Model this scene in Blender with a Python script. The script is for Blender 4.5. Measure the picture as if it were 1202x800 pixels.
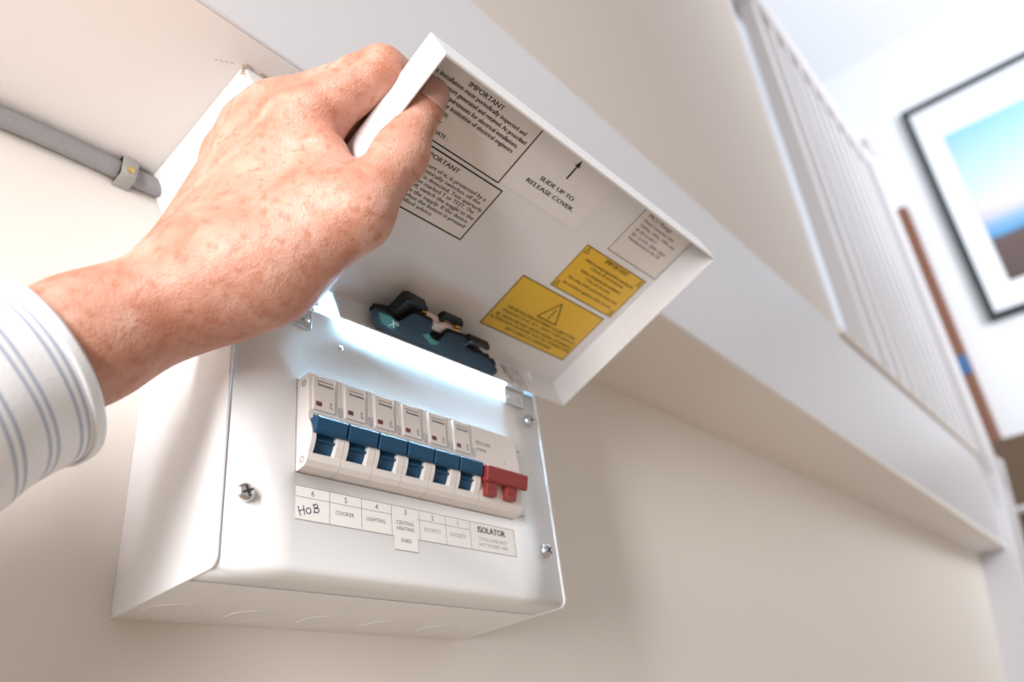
import bpy, bmesh, math, random
import numpy as np
from mathutils import Matrix, Vector
random.seed(7)
sc = bpy.context.scene
for o in list(bpy.data.objects): bpy.data.objects.remove(o)
COL = sc.collection

# ---------------------------------------------------------------- camera
CR = np.array([[0.6731, -0.7296, -0.1205], [0.3054, 0.4227, -0.8533], [0.6735, 0.5375, 0.5074]])
CC = np.array([-0.1487, -0.2788, -0.0901])
FPX = 903.17
cam = bpy.data.cameras.new('camera'); co = bpy.data.objects.new('camera', cam); COL.objects.link(co)
xr, yr, zr = Vector(CR[0]).normalized(), -Vector(CR[1]).normalized(), -Vector(CR[2]).normalized()
xr = yr.cross(zr).normalized(); yr = zr.cross(xr).normalized()
co.matrix_world = Matrix(((xr.x, yr.x, zr.x, CC[0]), (xr.y, yr.y, zr.y, CC[1]), (xr.z, yr.z, zr.z, CC[2]), (0, 0, 0, 1)))
cam.sensor_width = 36; cam.lens = FPX / 1202 * 36; cam.clip_start = 0.01; cam.clip_end = 60
cam.dof.use_dof = True; cam.dof.focus_distance = 0.368; cam.dof.aperture_fstop = 5.6
sc.camera = co

# ---------------------------------------------------------------- world, lights, exposure
wd = bpy.data.worlds.new('world'); sc.world = wd; wd.use_nodes = True
bg = wd.node_tree.nodes['Background']; bg.inputs[0].default_value = (1.0, 0.93, 0.875, 1); bg.inputs[1].default_value = 0.53

def area(name, loc, target, sx, sy, power, col):
    l = bpy.data.lights.new(name, 'AREA'); l.shape = 'RECTANGLE'; l.size = sx; l.size_y = sy
    l.energy = power; l.color = col
    o = bpy.data.objects.new(name, l); COL.objects.link(o); o.location = loc
    o.rotation_euler = (Vector(target) - Vector(loc)).to_track_quat('-Z', 'Y').to_euler()
    return o
# daylight from the window on the left
area('window_daylight', (-1.00, -0.47, 0.27), (0.0, 0.0, 0.08), 0.14, 1.1, 26, (1.0, 0.985, 0.975))
# daylight from the landing window upstairs
area('landing_daylight', (1.75, -1.55, 1.30), (3.0, -0.2, 2.0), 0.9, 1.2, 43, (0.92, 0.96, 1.0))
sc.view_settings.view_transform = 'Standard'; sc.view_settings.look = 'None'
sc.view_settings.exposure = 0.0; sc.view_settings.gamma = 1.0; sc.view_settings.use_curve_mapping = False

# ---------------------------------------------------------------- materials
MATS = {}
def mat(name, col, rough=0.5, metal=0.0, bump=0.0, scale=300, var=0.0, spec=0.5, sss=0.0, coat=0.0):
    if name in MATS: return MATS[name]
    m = bpy.data.materials.new(name); m.use_nodes = True; MATS[name] = m
    nt = m.node_tree; b = nt.nodes['Principled BSDF']
    b.inputs['Base Color'].default_value = (*col, 1); b.inputs['Roughness'].default_value = rough
    b.inputs['Metallic'].default_value = metal; b.inputs['Specular IOR Level'].default_value = spec
    b.inputs['Coat Weight'].default_value = coat
    if bump or var:
        tc = nt.nodes.new('ShaderNodeTexCoord'); nz = nt.nodes.new('ShaderNodeTexNoise')
        nz.inputs['Scale'].default_value = scale; nz.inputs['Detail'].default_value = 4
        nt.links.new(tc.outputs['Object'], nz.inputs['Vector'])
        if bump:
            bp = nt.nodes.new('ShaderNodeBump'); bp.inputs['Strength'].default_value = bump; bp.inputs['Distance'].default_value = 0.001
            nt.links.new(nz.outputs['Fac'], bp.inputs['Height']); nt.links.new(bp.outputs['Normal'], b.inputs['Normal'])
        if var:
            mx = nt.nodes.new('ShaderNodeMix'); mx.data_type = 'RGBA'
            mx.inputs[6].default_value = (*[c * (1 - var) for c in col], 1); mx.inputs[7].default_value = (*[min(1, c * (1 + var)) for c in col], 1)
            nt.links.new(nz.outputs['Fac'], mx.inputs[0]); nt.links.new(mx.outputs[2], b.inputs['Base Color'])
    return m
m_wall = mat('wall_paint', (0.79, 0.745, 0.70), 0.75, bump=0.25, scale=90)
m_soffit = mat('soffit_paint', (0.81, 0.78, 0.755), 0.75, bump=0.25, scale=90)
m_gloss = mat('white_gloss_paint', (0.62, 0.61, 0.635), 0.4, bump=0.12, scale=60)
m_beige = mat('beige_paint', (0.62, 0.56, 0.52), 0.7, bump=0.2, scale=60)
m_up = mat('upstairs_white', (0.86, 0.89, 0.94), 0.7, bump=0.1, scale=40)
m_ral = mat('white_steel', (0.79, 0.795, 0.81), 0.38, bump=0.06, scale=900)
m_lid = mat('lid_steel', (0.76, 0.755, 0.77), 0.42, bump=0.06, scale=900)
m_timber = mat('trunking_white', (0.86, 0.86, 0.86), 0.5, bump=0.1, scale=200)
m_cable = mat('grey_pvc', (0.27, 0.27, 0.28), 0.55, bump=0.15, scale=300, var=0.08)
m_clip = mat('grey_clip', (0.36, 0.35, 0.33), 0.5, bump=0.1, scale=400)
m_brass = mat('brass', (0.75, 0.55, 0.22), 0.3, 1.0)
m_chrome = mat('zinc_steel', (0.72, 0.73, 0.75), 0.25, 1.0, bump=0.1, scale=500)
m_zinc = mat('zinc_plate', (0.62, 0.63, 0.65), 0.35, 0.9, bump=0.15, scale=600)
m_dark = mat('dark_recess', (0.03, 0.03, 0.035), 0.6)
m_mcb = mat('breaker_grey_plastic', (0.76, 0.72, 0.70), 0.42, bump=0.05, scale=800)
m_mcb2 = mat('breaker_insert', (0.74, 0.695, 0.675), 0.4)
m_blue = mat('blue_toggle', (0.002, 0.058, 0.135), 0.45, bump=0.05, scale=600)
m_red = mat('red_toggle', (0.27, 0.033, 0.03), 0.4, bump=0.05, scale=600)
m_brown = mat('rating_patch', (0.16, 0.045, 0.045), 0.5)
m_ink = mat('black_ink', (0.012, 0.010, 0.012), 0.5)
m_grey_ink = mat('grey_ink', (0.13, 0.12, 0.13), 0.5)
m_line = mat('grey_line', (0.30, 0.30, 0.31), 0.5)
m_pen = mat('purple_pen', (0.045, 0.025, 0.12), 0.4)
m_olive = mat('olive_ink', (0.10, 0.065, 0.01), 0.5)
m_paper = mat('label_paper', (0.76, 0.715, 0.69), 0.45)
m_paper2 = mat('strip_paper', (0.83, 0.81, 0.80), 0.5)
m_clear = mat('clear_sticker', (0.80, 0.78, 0.785), 0.3)
m_clear_edge = mat('sticker_edge', (0.55, 0.53, 0.54), 0.4)
m_yellow = mat('warning_yellow', (0.74, 0.45, 0.035), 0.35, bump=0.05, scale=400, var=0.03)
m_black_pl = mat('black_plastic', (0.007, 0.008, 0.010), 0.5, bump=0.05, scale=600, spec=0.3)
m_slate = mat('slate_plastic', (0.008, 0.009, 0.011), 0.6, bump=0.05, scale=600, spec=0.12)
m_green = mat('green_window', (0.0, 0.085, 0.045), 0.35, spec=0.3)
m_fuse = mat('fuse_ceramic', (0.66, 0.50, 0.44), 0.4)
m_frame = mat('black_frame', (0.018, 0.028, 0.032), 0.4)
m_mat = mat('picture_mount', (0.86, 0.89, 0.95), 0.6)
m_wood = mat('mahogany', (0.23, 0.10, 0.065), 0.45, bump=0.2, scale=60, var=0.25)
m_hingeblue = mat('blue_plate', (0.06, 0.16, 0.36), 0.4)
m_carpet = mat('brown_carpet', (0.145, 0.095, 0.062), 0.95, bump=0.6, scale=250, var=0.2)
m_floor = mat('floor_oak', (0.55, 0.42, 0.30), 0.6, bump=0.1, scale=30, var=0.15)
m_crack = mat('old_sealant', (0.48, 0.36, 0.26), 0.8)
m_nail = None

# ---------------------------------------------------------------- helpers
def obj(name, bm, mats, parent=None, mw=None, smooth=False):
    me = bpy.data.meshes.new(name)
    bm.normal_update(); bm.to_mesh(me); bm.free()
    for m in (mats if isinstance(mats, (list, tuple)) else [mats]): me.materials.append(m)
    if smooth:
        me.polygons.foreach_set('use_smooth', [True] * len(me.polygons))
        try: me.set_sharp_from_angle(angle=math.radians(38))
        except Exception: pass
    o = bpy.data.objects.new(name, me); COL.objects.link(o)
    if parent: o.parent = parent
    if mw is not None: o.matrix_local = mw
    return o
def tag(o, label=None, cat=None, group=None, kind=None):
    if label: o['label'] = label
    if cat: o['category'] = cat
    if group: o['group'] = group
    if kind: o['kind'] = kind
    return o
def thing(name, label, cat, loc=(0, 0, 0), group=None):
    o = bpy.data.objects.new(name, None); COL.objects.link(o); o.location = loc; o.empty_display_size = 0.02
    return tag(o, label, cat, group)
def box(bm, x0, x1, y0, y1, z0, z1, bev=0.0, mi=0, seg=2):
    r = bmesh.ops.create_cube(bm, size=1); vs = r['verts']
    for v in vs: v.co = ((x0 + x1) / 2 + v.co.x * (x1 - x0), (y0 + y1) / 2 + v.co.y * (y1 - y0), (z0 + z1) / 2 + v.co.z * (z1 - z0))
    fs = set(f for v in vs for f in v.link_faces)
    for f in fs: f.material_index = mi
    if bev > 0:
        es = list(set(e for v in vs for e in v.link_edges))
        rr = bmesh.ops.bevel(bm, geom=es, offset=bev, segments=seg, affect='EDGES', profile=0.5)
        for f in rr['faces']: f.material_index = mi
    return vs
def bx(*a, **k):
    bm = bmesh.new(); box(bm, *a, **k); return bm
def prism(bm, poly, a0, a1, axis='x', mi=0, bev=0.0):
    """poly: list of 2-D points in the plane normal to axis ((y,z) for x, (x,z) for y, (x,y) for z)"""
    def P(a, q):
        return {'x': (a, q[0], q[1]), 'y': (q[0], a, q[1]), 'z': (q[0], q[1], a)}[axis]
    A = [bm.verts.new(P(a0, q)) for q in poly]; B = [bm.verts.new(P(a1, q)) for q in poly]
    n = len(poly); fs = [bm.faces.new(A), bm.faces.new(B[::-1])]
    for i in range(n): fs.append(bm.faces.new((A[i], B[i], B[(i + 1) % n], A[(i + 1) % n])))
    for f in fs: f.material_index = mi
    bmesh.ops.recalc_face_normals(bm, faces=fs)
    if bev > 0:
        es = [e for e in set(e for f in fs for e in f.edges)]
        rr = bmesh.ops.bevel(bm, geom=es, offset=bev, segments=2, affect='EDGES', profile=0.5)
        for f in rr['faces']: f.material_index = mi
def cyl(bm, p0, p1, r0, r1=None, n=16, mi=0, caps=True):
    p0, p1 = Vector(p0), Vector(p1); r1 = r0 if r1 is None else r1
    d = (p1 - p0).normalized(); a = d.orthogonal().normalized(); b = d.cross(a)
    A = [bm.verts.new(p0 + (a * math.cos(2 * math.pi * i / n) + b * math.sin(2 * math.pi * i / n)) * r0) for i in range(n)]
    B = [bm.verts.new(p1 + (a * math.cos(2 * math.pi * i / n) + b * math.sin(2 * math.pi * i / n)) * r1) for i in range(n)]
    fs = [bm.faces.new((A[i], A[(i + 1) % n], B[(i + 1) % n], B[i])) for i in range(n)]
    if caps: fs += [bm.faces.new(A[::-1]), bm.faces.new(B)]
    for f in fs: f.material_index = mi
def lathe(bm, prof, org, ax, n=20, mi=0):
    """prof: (radius, height along ax)"""
    org = Vector(org); ax = Vector(ax).normalized(); a = ax.orthogonal().normalized(); b = ax.cross(a)
    rings = []
    for r, h in prof:
        if r < 1e-7: rings.append([bm.verts.new(org + ax * h)])
        else: rings.append([bm.verts.new(org + ax * h + (a * math.cos(2 * math.pi * i / n) + b * math.sin(2 * math.pi * i / n)) * r) for i in range(n)])
    for A, B in zip(rings, rings[1:]):
        for i in range(n):
            j = (i + 1) % n
            if len(A) == 1 and len(B) == 1: continue
            if len(B) == 1: f = bm.faces.new((A[i], A[j], B[0]))
            elif len(A) == 1: f = bm.faces.new((A[0], B[j], B[i]))
            else: f = bm.faces.new((A[i], A[j], B[j], B[i]))
            f.material_index = mi
_dg = None
def text_geo(s, resolution=2):
    cu = bpy.data.curves.new('t', 'FONT'); cu.body = s; cu.size = 1; cu.resolution_u = resolution
    o = bpy.data.objects.new('t', cu); COL.objects.link(o)
    dg = bpy.context.evaluated_depsgraph_get(); dg.update()
    me = o.evaluated_get(dg).to_mesh()
    v = np.array([p.co[:2] for p in me.vertices]); f = [list(p.vertices) for p in me.polygons]
    o.evaluated_get(dg).to_mesh_clear(); bpy.data.objects.remove(o); bpy.data.curves.remove(cu)
    return v, f
def put_text(bm, s, x0, y0, h, w=None, x1=None, align='l', mi=1, z=0.0, slant=0.0, bold=0.0, frame=None):
    """s written with cap height h, baseline y0, left x0 (or centred), optional fixed width w; lies at height z in the XY plane (or in frame)"""
    v, f = text_geo(s)
    if len(v) == 0: return
    k = h / 0.70; wid = v[:, 0].max() - v[:, 0].min(); v = v.copy(); v[:, 0] -= v[:, 0].min()
    kx = (w / wid) if w else k
    v = v * [kx, k]; v[:, 0] += v[:, 1] * slant
    wd_ = wid * kx
    ox = x0 if align == 'l' else (x0 - wd_ / 2 if align == 'c' else x0 - wd_)
    for rep in ([(0, 0)] if not bold else [(0, 0), (bold, 0), (bold / 2, 0)]):
        vs = []
        for i, p in enumerate(v):
            q = (ox + p[0] + rep[0], y0 + p[1], z + rep[0] * 0.02)
            vs.append(bm.verts.new(frame(*q) if frame else q))
        for q in f:
            try: bm.faces.new([vs[i] for i in q]).material_index = mi
            except ValueError: pass
def rect(bm, x0, x1, y0, y1, z, mi, frame=None):
    P = [(x0, y0, z), (x1, y0, z), (x1, y1, z), (x0, y1, z)]
    bm.faces.new([bm.verts.new(frame(*p) if frame else p) for p in P]).material_index = mi
def border(bm, x0, x1, y0, y1, w, z, mi, frame=None):
    rect(bm, x0, x1, y0, y0 + w, z, mi, frame); rect(bm, x0, x1, y1 - w, y1, z, mi, frame)
    rect(bm, x0, x0 + w, y0 + w, y1 - w, z, mi, frame); rect(bm, x1 - w, x1, y0 + w, y1 - w, z, mi, frame)
def stroke(bm, pts, w, z, mi, frame=None):
    for (ax, ay), (bx_, by) in zip(pts, pts[1:]):
        d = Vector((bx_ - ax, by - ay)); L = d.length
        if L < 1e-9: continue
        d /= L; n = Vector((-d.y, d.x)) * w / 2; e = d * w * 0.35
        q = [(ax - e.x + n.x, ay - e.y + n.y, z), (ax - e.x - n.x, ay - e.y - n.y, z), (bx_ + e.x - n.x, by + e.y - n.y, z), (bx_ + e.x + n.x, by + e.y + n.y, z)]
        bm.faces.new([bm.verts.new(frame(*p) if frame else p) for p in q]).material_index = mi
# ---------------------------------------------------------------- house frame (the landing is a few degrees out of true with the fuse box)
HQ = Matrix(((0.99881, -0.03895, -0.02934), (0.03719, 0.99761, -0.05824), (0.03154, 0.05708, 0.99787)))
HO = Vector((0.4, -0.022, 0.255))
HM = Matrix.Translation(HO) @ HQ.to_4x4()
def struct(name, bm, m, mw=None, label=None, cat=None):
    o = obj(name, bm, m, None, mw); o['kind'] = 'structure'
    if label: o['label'] = label
    if cat: o['category'] = cat
    return o

YW = 0.0902      # wall surface
ZS = 0.255       # soffit
# ---------------------------------------------------------------- the setting
struct('wall_back', bx(-1.3, 2.3, YW, YW + 0.10, -1.5, ZS + 0.05), m_wall, label='warm white plaster wall behind the fuse box', cat='wall')
bm = bmesh.new()   # soffit: underside of the landing
prism(bm, [(-1.3, YW + 0.02), (2.3, YW + 0.02), (2.3, 0.0495), (-1.3, -0.0845)], ZS, ZS + 0.01, 'z')
struct('ceiling', bm, m_soffit, label='painted soffit under the landing above the fuse box', cat='soffit')
bm = bmesh.new(); prism(bm, [(-1.8, 0.0571), (1.6, -0.0502), (1.6, 0.204), (-1.8, 0.204)], 0.0, 0.03, 'y', bev=0.002)
struct('trim_1', bm, m_gloss, HM, 'white painted fascia board along the edge of the landing', 'fascia')
struct('trim_2', bx(0.60, 1.60, -0.006, 0.03, 0.19, 0.206, 0.004), m_beige, HM, 'narrow moulding along the top of the landing fascia', 'moulding')
struct('wall_landing', bx(-1.8, 0.60, 0.001, 0.06, 0.1905, 2.45), m_beige, HM, 'beige boarded side of the landing above the white fascia', 'wall')
struct('wall_far', bx(2.8, 2.9, -1.9, 1.2, 0.0, 2.6), m_up, HM, 'bright white end wall upstairs behind the framed picture', 'wall')
struct('wall_upstairs', bx(0.3, 2.9, 1.1, 1.2, 0.1, 2.6), m_up, HM, 'white corridor wall behind the balusters upstairs', 'wall')
struct('ceiling_upstairs', bx(-1.8, 2.9, -1.9, 1.2, 2.45, 2.55), m_up, HM, 'white ceiling above the landing', 'ceiling')
struct('floor', bx(-3, 4, -4, 1.5, -1.56, -1.5), m_floor, None, 'oak floor far below the fuse box', 'floor')
struct('floor_landing', bx(-1.8, 2.8, 0.06, 1.2, 0.10, 0.19), m_carpet, HM, 'landing floor behind the fascia', 'floor')
# white string board of the stairs falling away under the newel
bm = bmesh.new(); prism(bm, [(1.76, 0.22), (1.94, 0.24), (1.06, -0.68), (0.86, -0.68)], -0.02, 0.112, 'y', bev=0.004)
struct('trim_3', bm, m_gloss, HM, 'white sloping string board of the stairs at the far end', 'string board')
# door lining upstairs
t = thing('door_lining', 'reddish wooden door lining left of the framed picture, with a blue plate', 'door frame', HM @ Vector((2.79, 0.11, 0.465)))
TM = t.matrix_basis.inverted() if False else Matrix.Identity(4)
def hchild(name, bm, m, par):
    o = obj(name, bm, m, par); o.matrix_local = Matrix.Translation(-par.location) @ HM; return o
hchild('jamb', bx(2.75, 2.80, 0.035, 0.17, 0.465, 1.58, 0.006), m_wood, t)
hchild('strike_plate', bx(2.744, 2.752, 0.037, 0.12, 0.77, 0.85, 0.003), m_hingeblue, t)
# brown carpeted steps at the far end
for i, (x0, x1, z0, z1) in enumerate([(2.62, 2.80, 0.19, 0.465), (2.40, 2.80, -0.10, 0.165)]):
    t = thing('carpeted_step', ['upper brown carpeted step under the white end wall', 'lower brown carpeted step beside the white string board'][i], 'step', HM @ Vector(((x0 + x1) / 2, -0.3, z0)), 'brown carpeted steps')
    hchild('riser', bx(x0, x1, -0.9, 0.10 + 0.04 * i, z0, z1, 0.01), m_carpet, t)
    if i == 1: hchild('nosing', bx(x0 - 0.01, x1, -0.9, 0.14, z1, z1 + 0.022, 0.005), m_gloss, t)

# ---------------------------------------------------------------- balustrade: newel, handrail, balusters
t = thing('balustrade', 'white painted balustrade of square balusters along the landing edge', 'balustrade', HM @ Vector((1.2, 0.02, 0.204)))
hchild('handrail', bx(0.60, 1.72, -0.012, 0.052, 1.17, 1.22, 0.012, seg=3), m_gloss, t)
nw = bmesh.new(); box(nw, 1.70, 1.79, -0.02, 0.07, 0.12, 1.24, 0.006); box(nw, 1.69, 1.80, -0.03, 0.08, 1.24, 1.265, 0.005)
lathe(nw, [(0.03, 1.265), (0.045, 1.29), (0.042, 1.325), (0.02, 1.345), (0, 1.348)], (1.745, 0.025, 0), (0, 0, 1), 16)
hchild('newel_post', nw, m_gloss, t)
b0 = None
for x in [0.605, 0.84, 0.94, 1.03, 1.12, 1.21, 1.30, 1.39, 1.48, 1.57, 1.655]:
    if b0 is None:
        bm = bmesh.new(); box(bm, 0, 0.034, 0.003, 0.037, 0.204, 1.172, 0.003)
        b0 = hchild('baluster', bm, m_gloss, t); b = b0
    else:
        b = b0.copy(); COL.objects.link(b); b.parent = t
    b.matrix_local = Matrix.Translation(-t.location) @ HM @ Matrix.Translation((x, 0, 0))

# ---------------------------------------------------------------- framed picture
def print_material():
    m = bpy.data.materials.new('seascape_print'); m.use_nodes = True; nt = m.node_tree; b = nt.nodes['Principled BSDF']
    tc = nt.nodes.new('ShaderNodeTexCoord'); sp = nt.nodes.new('ShaderNodeSeparateXYZ'); rp = nt.nodes.new('ShaderNodeValToRGB')
    nz = nt.nodes.new('ShaderNodeTexNoise'); nz.inputs['Scale'].default_value = 4
    ad = nt.nodes.new('ShaderNodeMath'); ad.operation = 'MULTIPLY_ADD'; ad.inputs[1].default_value = 0.02
    nt.links.new(tc.outputs['Generated'], sp.inputs[0]); nt.links.new(tc.outputs['Generated'], nz.inputs['Vector'])
    nt.links.new(nz.outputs['Fac'], ad.inputs[0]); nt.links.new(sp.outputs['Z'], ad.inputs[2]); nt.links.new(ad.outputs[0], rp.inputs['Fac'])
    r = rp.color_ramp; r.elements[0].position = 0; r.elements[0].color = (0.10, 0.07, 0.065, 1)
    r.elements[1].position = 1; r.elements[1].color = (0.30, 0.62, 0.84, 1)
    for p, c in [(0.265, (0.13, 0.09, 0.085, 1)), (0.285, (0.10, 0.32, 0.60, 1)), (0.36, (0.26, 0.47, 0.78, 1)), (0.41, (0.62, 0.60, 0.78, 1)), (0.47, (0.74, 0.72, 0.80, 1)), (0.60, (0.62, 0.78, 0.88, 1))]:
        e = r.elements.new(p); e.color = c
    nt.links.new(rp.outputs['Color'], b.inputs['Base Color']); b.inputs['Roughness'].default_value = 0.5
    return m
t = thing('framed_picture', 'large seascape picture in a thin black frame on the upstairs wall', 'picture', HM @ Vector((2.79, -0.6, 0.955)))
bm = bmesh.new(); y0, y1, z0, z1, w = -0.95, -0.083, 0.955, 2.04, 0.026
for a in [(y0, y1, z0, z0 + w), (y0, y1, z1 - w, z1), (y0, y0 + w, z0 + w, z1 - w), (y1 - w, y1, z0 + w, z1 - w)]: box(bm, 2.765, 2.80, *a, bev=0.002)
hchild('frame', bm, m_frame, t)
hchild('mount', bx(2.780, 2.799, y0 + w, y1 - w, z0 + w, z1 - w), m_mat, t)
hchild('print', bx(2.776, 2.782, y0 + 0.14, -0.20, 1.09, 1.835), print_material(), t)

# ---------------------------------------------------------------- trunking above the box, cable and clip
bm = bmesh.new()
A = [(-0.002, YW, 0.2305), (0.2165, YW, 0.2305), (0.2165, -0.0206, 0.2305), (-0.0045, -0.0206, 0.2305)]
B = [(-0.0135, YW, 0.2548), (0.2265, YW, 0.2548), (0.2265, -0.0206, 0.2548), (-0.0165, -0.0206, 0.2548)]
va = [bm.verts.new(p) for p in A]; vb = [bm.verts.new(p) for p in B]
bm.faces.new(va); bm.faces.new(vb[::-1])
for i in range(4): bm.faces.new((va[i], vb[i], vb[(i + 1) % 4], va[(i + 1) % 4]))
bmesh.ops.recalc_face_normals(bm, faces=bm.faces[:])
bmesh.ops.bevel(bm, geom=bm.edges[:], offset=0.0018, segments=3, affect='EDGES', profile=0.5)
trunk = thing('trunking', 'white boxed trunking squeezed between the soffit and the fuse box', 'trunking', (0.1, 0.03, 0.2305))
o = obj('casing', bm, m_timber, trunk); o.matrix_local = Matrix.Translation(-trunk.location)
bm = bmesh.new(); rnd = random.Random(3)
pts = [(-0.0150 + i * 0.0042 , -0.0215 + rnd.uniform(-.0006, .0006)) for i in range(15)]
for (a, b_), (c, d) in zip(pts, pts[1:]):
    if rnd.random() < 0.8: cyl(bm, (a, b_, 0.2545), (c, d, 0.2545), rnd.uniform(.00012, .00045), n=5)
for i in range(5):
    cyl(bm, (-0.0165 + rnd.uniform(-.0005, .0005), -0.0208 + i * 0.0004, 0.2540 - i * .0012), (-0.0160, -0.0206, 0.2530 - i * .0013), rnd.uniform(.0003, .0006), n=5)
for i in range(4):
    cyl(bm, (-0.020 - i * .0024, -0.0185 + i * .0012 + rnd.uniform(-.0004, .0004), 0.2550), (-0.0215 - i * .0024, -0.0172 + i * .0012, 0.2550), .0002, n=5)
o = obj('cracked_sealant', bm, m_crack, trunk); o.matrix_local = Matrix.Translation(-trunk.location)

def tube(bm, path, ra, rb, up=(0, 0, 1), n=14, mi=0):
    """oval tube along a path: ra across (along up), rb the other way"""
    rings = []
    for i, p in enumerate(path):
        d = (Vector(path[min(i + 1, len(path) - 1)]) - Vector(path[max(i - 1, 0)])).normalized()
        u = (Vector(up) - d * Vector(up).dot(d)).normalized(); w = d.cross(u)
        rings.append([bm.verts.new(Vector(p) + u * ra * math.cos(2 * math.pi * k / n) + w * rb * math.sin(2 * math.pi * k / n)) for k in range(n)])
    for a, b_ in zip(rings, rings[1:]):
        for k in range(n): bm.faces.new((a[k], a[(k + 1) % n], b_[(k + 1) % n], b_[k])).material_index = mi
    bm.faces.new(rings[0][::-1]); bm.faces.new(rings[-1])
bm = bmesh.new()
path = [(-0.30 + 0.0145 * i, 0.0845 + 0.0006 * math.sin(i * .7), 0.2478 + 0.0005 * math.sin(i * .5) - 0.0004 * (20 - i) * .3) for i in range(21)]
path += [(-0.006, 0.0838, 0.2475)]
tube(bm, path, 0.0062, 0.0048)
c = tag(obj('cable', bm, m_cable, smooth=True), 'grey flat cable running along the corner of wall and soffit', 'cable')
clip = thing('cable_clip', 'grey plastic clip holding the cable to the wall', 'cable clip', (-0.0285, 0.0845, 0.248))
bm = bmesh.new()
outer = [(0.0058, 0.0085)]
pr = []
for k in range(13):
    a = math.radians(-90 - 15 * k); pr.append((math.cos(a) * 0.0068, math.sin(a) * 0.0))
prof = [(0.006, -0.0085), (-0.0050, -0.0085), (-0.0068, -0.006), (-0.0068, 0.0045), (-0.0045, 0.0070), (0.006, 0.0070), (0.006, 0.0064), (-0.0042, 0.0064), (-0.0056, 0.0042), (-0.0056, -0.0068), (0.006, -0.0072)]
prism(bm, prof, -0.0045, 0.0045, 'x', bev=0.0004)
lathe(bm, [(0.0040, -0.001), (0.0040, 0.0008), (0.0032, 0.0014), (0, 0.0014)], (0, -0.0066, -0.0045), (0, -1, 0), 14)
obj('strap', bm, m_clip, clip, smooth=True)
bm = bmesh.new(); lathe(bm, [(0.0021, 0), (0.0021, 0.0009), (0.0014, 0.0014), (0, 0.0015)], (0, -0.0080, -0.0045), (0, -1, 0), 12)
obj('nail', bm, m_brass, clip, smooth=True)

# ---------------------------------------------------------------- the fuse box
W, D, HT = 0.2152, YW, 0.2302
unit = thing('consumer_unit', 'white steel fuse box on the wall with its lid held open', 'fuse box')
def arc(cx, cy, r, a0, a1, n=5): return [(cx + r * math.cos(math.radians(a0 + (a1 - a0) * i / n)), cy + r * math.sin(math.radians(a0 + (a1 - a0) * i / n))) for i in range(n + 1)]
bm = bmesh.new()
side = arc(0.0045, 0.0045, 0.0045, 180, 270) + [(D, 0), (D, HT), (0.0, HT)]
prism(bm, side, 0.0, 0.0015, 'x', bev=0.0004); prism(bm, side, W, W + 0.0016, 'x', bev=0.0004)
box(bm, 0.001, W + 0.0005, 0.0229, D, 0.0002, 0.0009, 0.0002)
box(bm, 0.001, W + 0.0005, 0.002, D, HT - 0.0014, HT - 0.0002)
box(bm, 0.001, W + 0.0005, D - 0.002, D - 0.0002, 0.001, HT - 0.001)
body = obj('body', bm, m_ral, unit)
for i, x in enumerate([0.018, 0.058, 0.098, 0.138, 0.180]):
    bm = bmesh.new(); lathe(bm, [(0.0128, 0.0), (0.0127, 0.00030), (0.0122, 0.00044), (0.0116, 0.00030), (0.0108, 0.00020), (0, 0.00020)], (x, 0.070, 0.0003), (0, 0, -1), 32)
    k = obj('knockout', bm, m_ral, body, smooth=True)
bm = bmesh.new()
xs = [0.0020, 0.0348, 0.1795, W - 0.0006]
prof = [(0.0120, HT - 0.002), (0.0120, 0.1362), (0.0006, 0.1352)] + [(0.0006, z) for z in (0.0932, 0.0457, 0.0045)] + arc(0.0045, 0.0042, 0.0039, 180, 270, 4)[1:] + [(0.0213, 0.0003)]
V = [[bm.verts.new((x, y, z)) for (y, z) in prof] for x in xs]
for i in range(3):
    for j in range(len(prof) - 1):
        if i == 1 and j == 3: continue
        bm.faces.new((V[i][j], V[i][j + 1], V[i + 1][j + 1], V[i + 1][j]))
cover = obj('front_cover', bm, m_ral, unit, smooth=True)
sm = cover.modifiers.new('thickness', 'SOLIDIFY'); sm.thickness = 0.001; sm.offset = -1
bm = bmesh.new(); box(bm, 0.0022, W - 0.0004, 0.0208, 0.0236, 0.0010, 0.004)  # dark bar standing in for the shade inside the bottom seam
obj('seam_shade', bm, m_dark, cover)
# screws
def screw(parent, x, z, r=0.0042, ang=20):
    bm = bmesh.new()
    lathe(bm, [(r, 0.0), (r, 0.0006), (r * .93, 0.0014), (r * .72, 0.0022), (r * .4, 0.0026), (0, 0.0027)], (x, 0.0004, z), (0, -1, 0), 28)
    s = obj('screw', bm, m_chrome, parent, smooth=True); s['label'] = 'chrome cross-head screw'
    bm = bmesh.new(); a = math.radians(ang)
    for q in (a, a + math.pi / 2):
        d = Vector((math.cos(q), 0, math.sin(q))); n = Vector((-math.sin(q), 0, math.cos(q)))
        R = r * .62; w = r * .11; c0 = Vector((x, 0, z))
        P = [c0 - d * R - n * w, c0 + d * R - n * w, c0 + d * R + n * w, c0 - d * R + n * w]
        ys = [0.0021, 0.0021, 0.0021, 0.0021]
        top = [bm.verts.new(p + Vector((0, -0.00245, 0))) for p in P]; mid = None
        bot = [bm.verts.new(p + Vector((0, -0.0010, 0))) for p in P]
        bm.faces.new(top)
        for i in range(4): bm.faces.new((bot[i], bot[(i + 1) % 4], top[(i + 1) % 4], top[i]))
    lathe(bm, [(r * .26, -0.0005), (r * .26, 0.00005), (0, 0.0001)], (x, -0.0024, z), (0, -1, 0), 10)
    obj('cross_recess', bm, m_dark, s)
for x, z, a in [(0.011, 0.0318, 25), (0.2068, 0.1152, 10), (0.2052, 0.0312, 40), (0.011, 0.1152, 0)]: screw(cover, x, z, ang=a)
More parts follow.
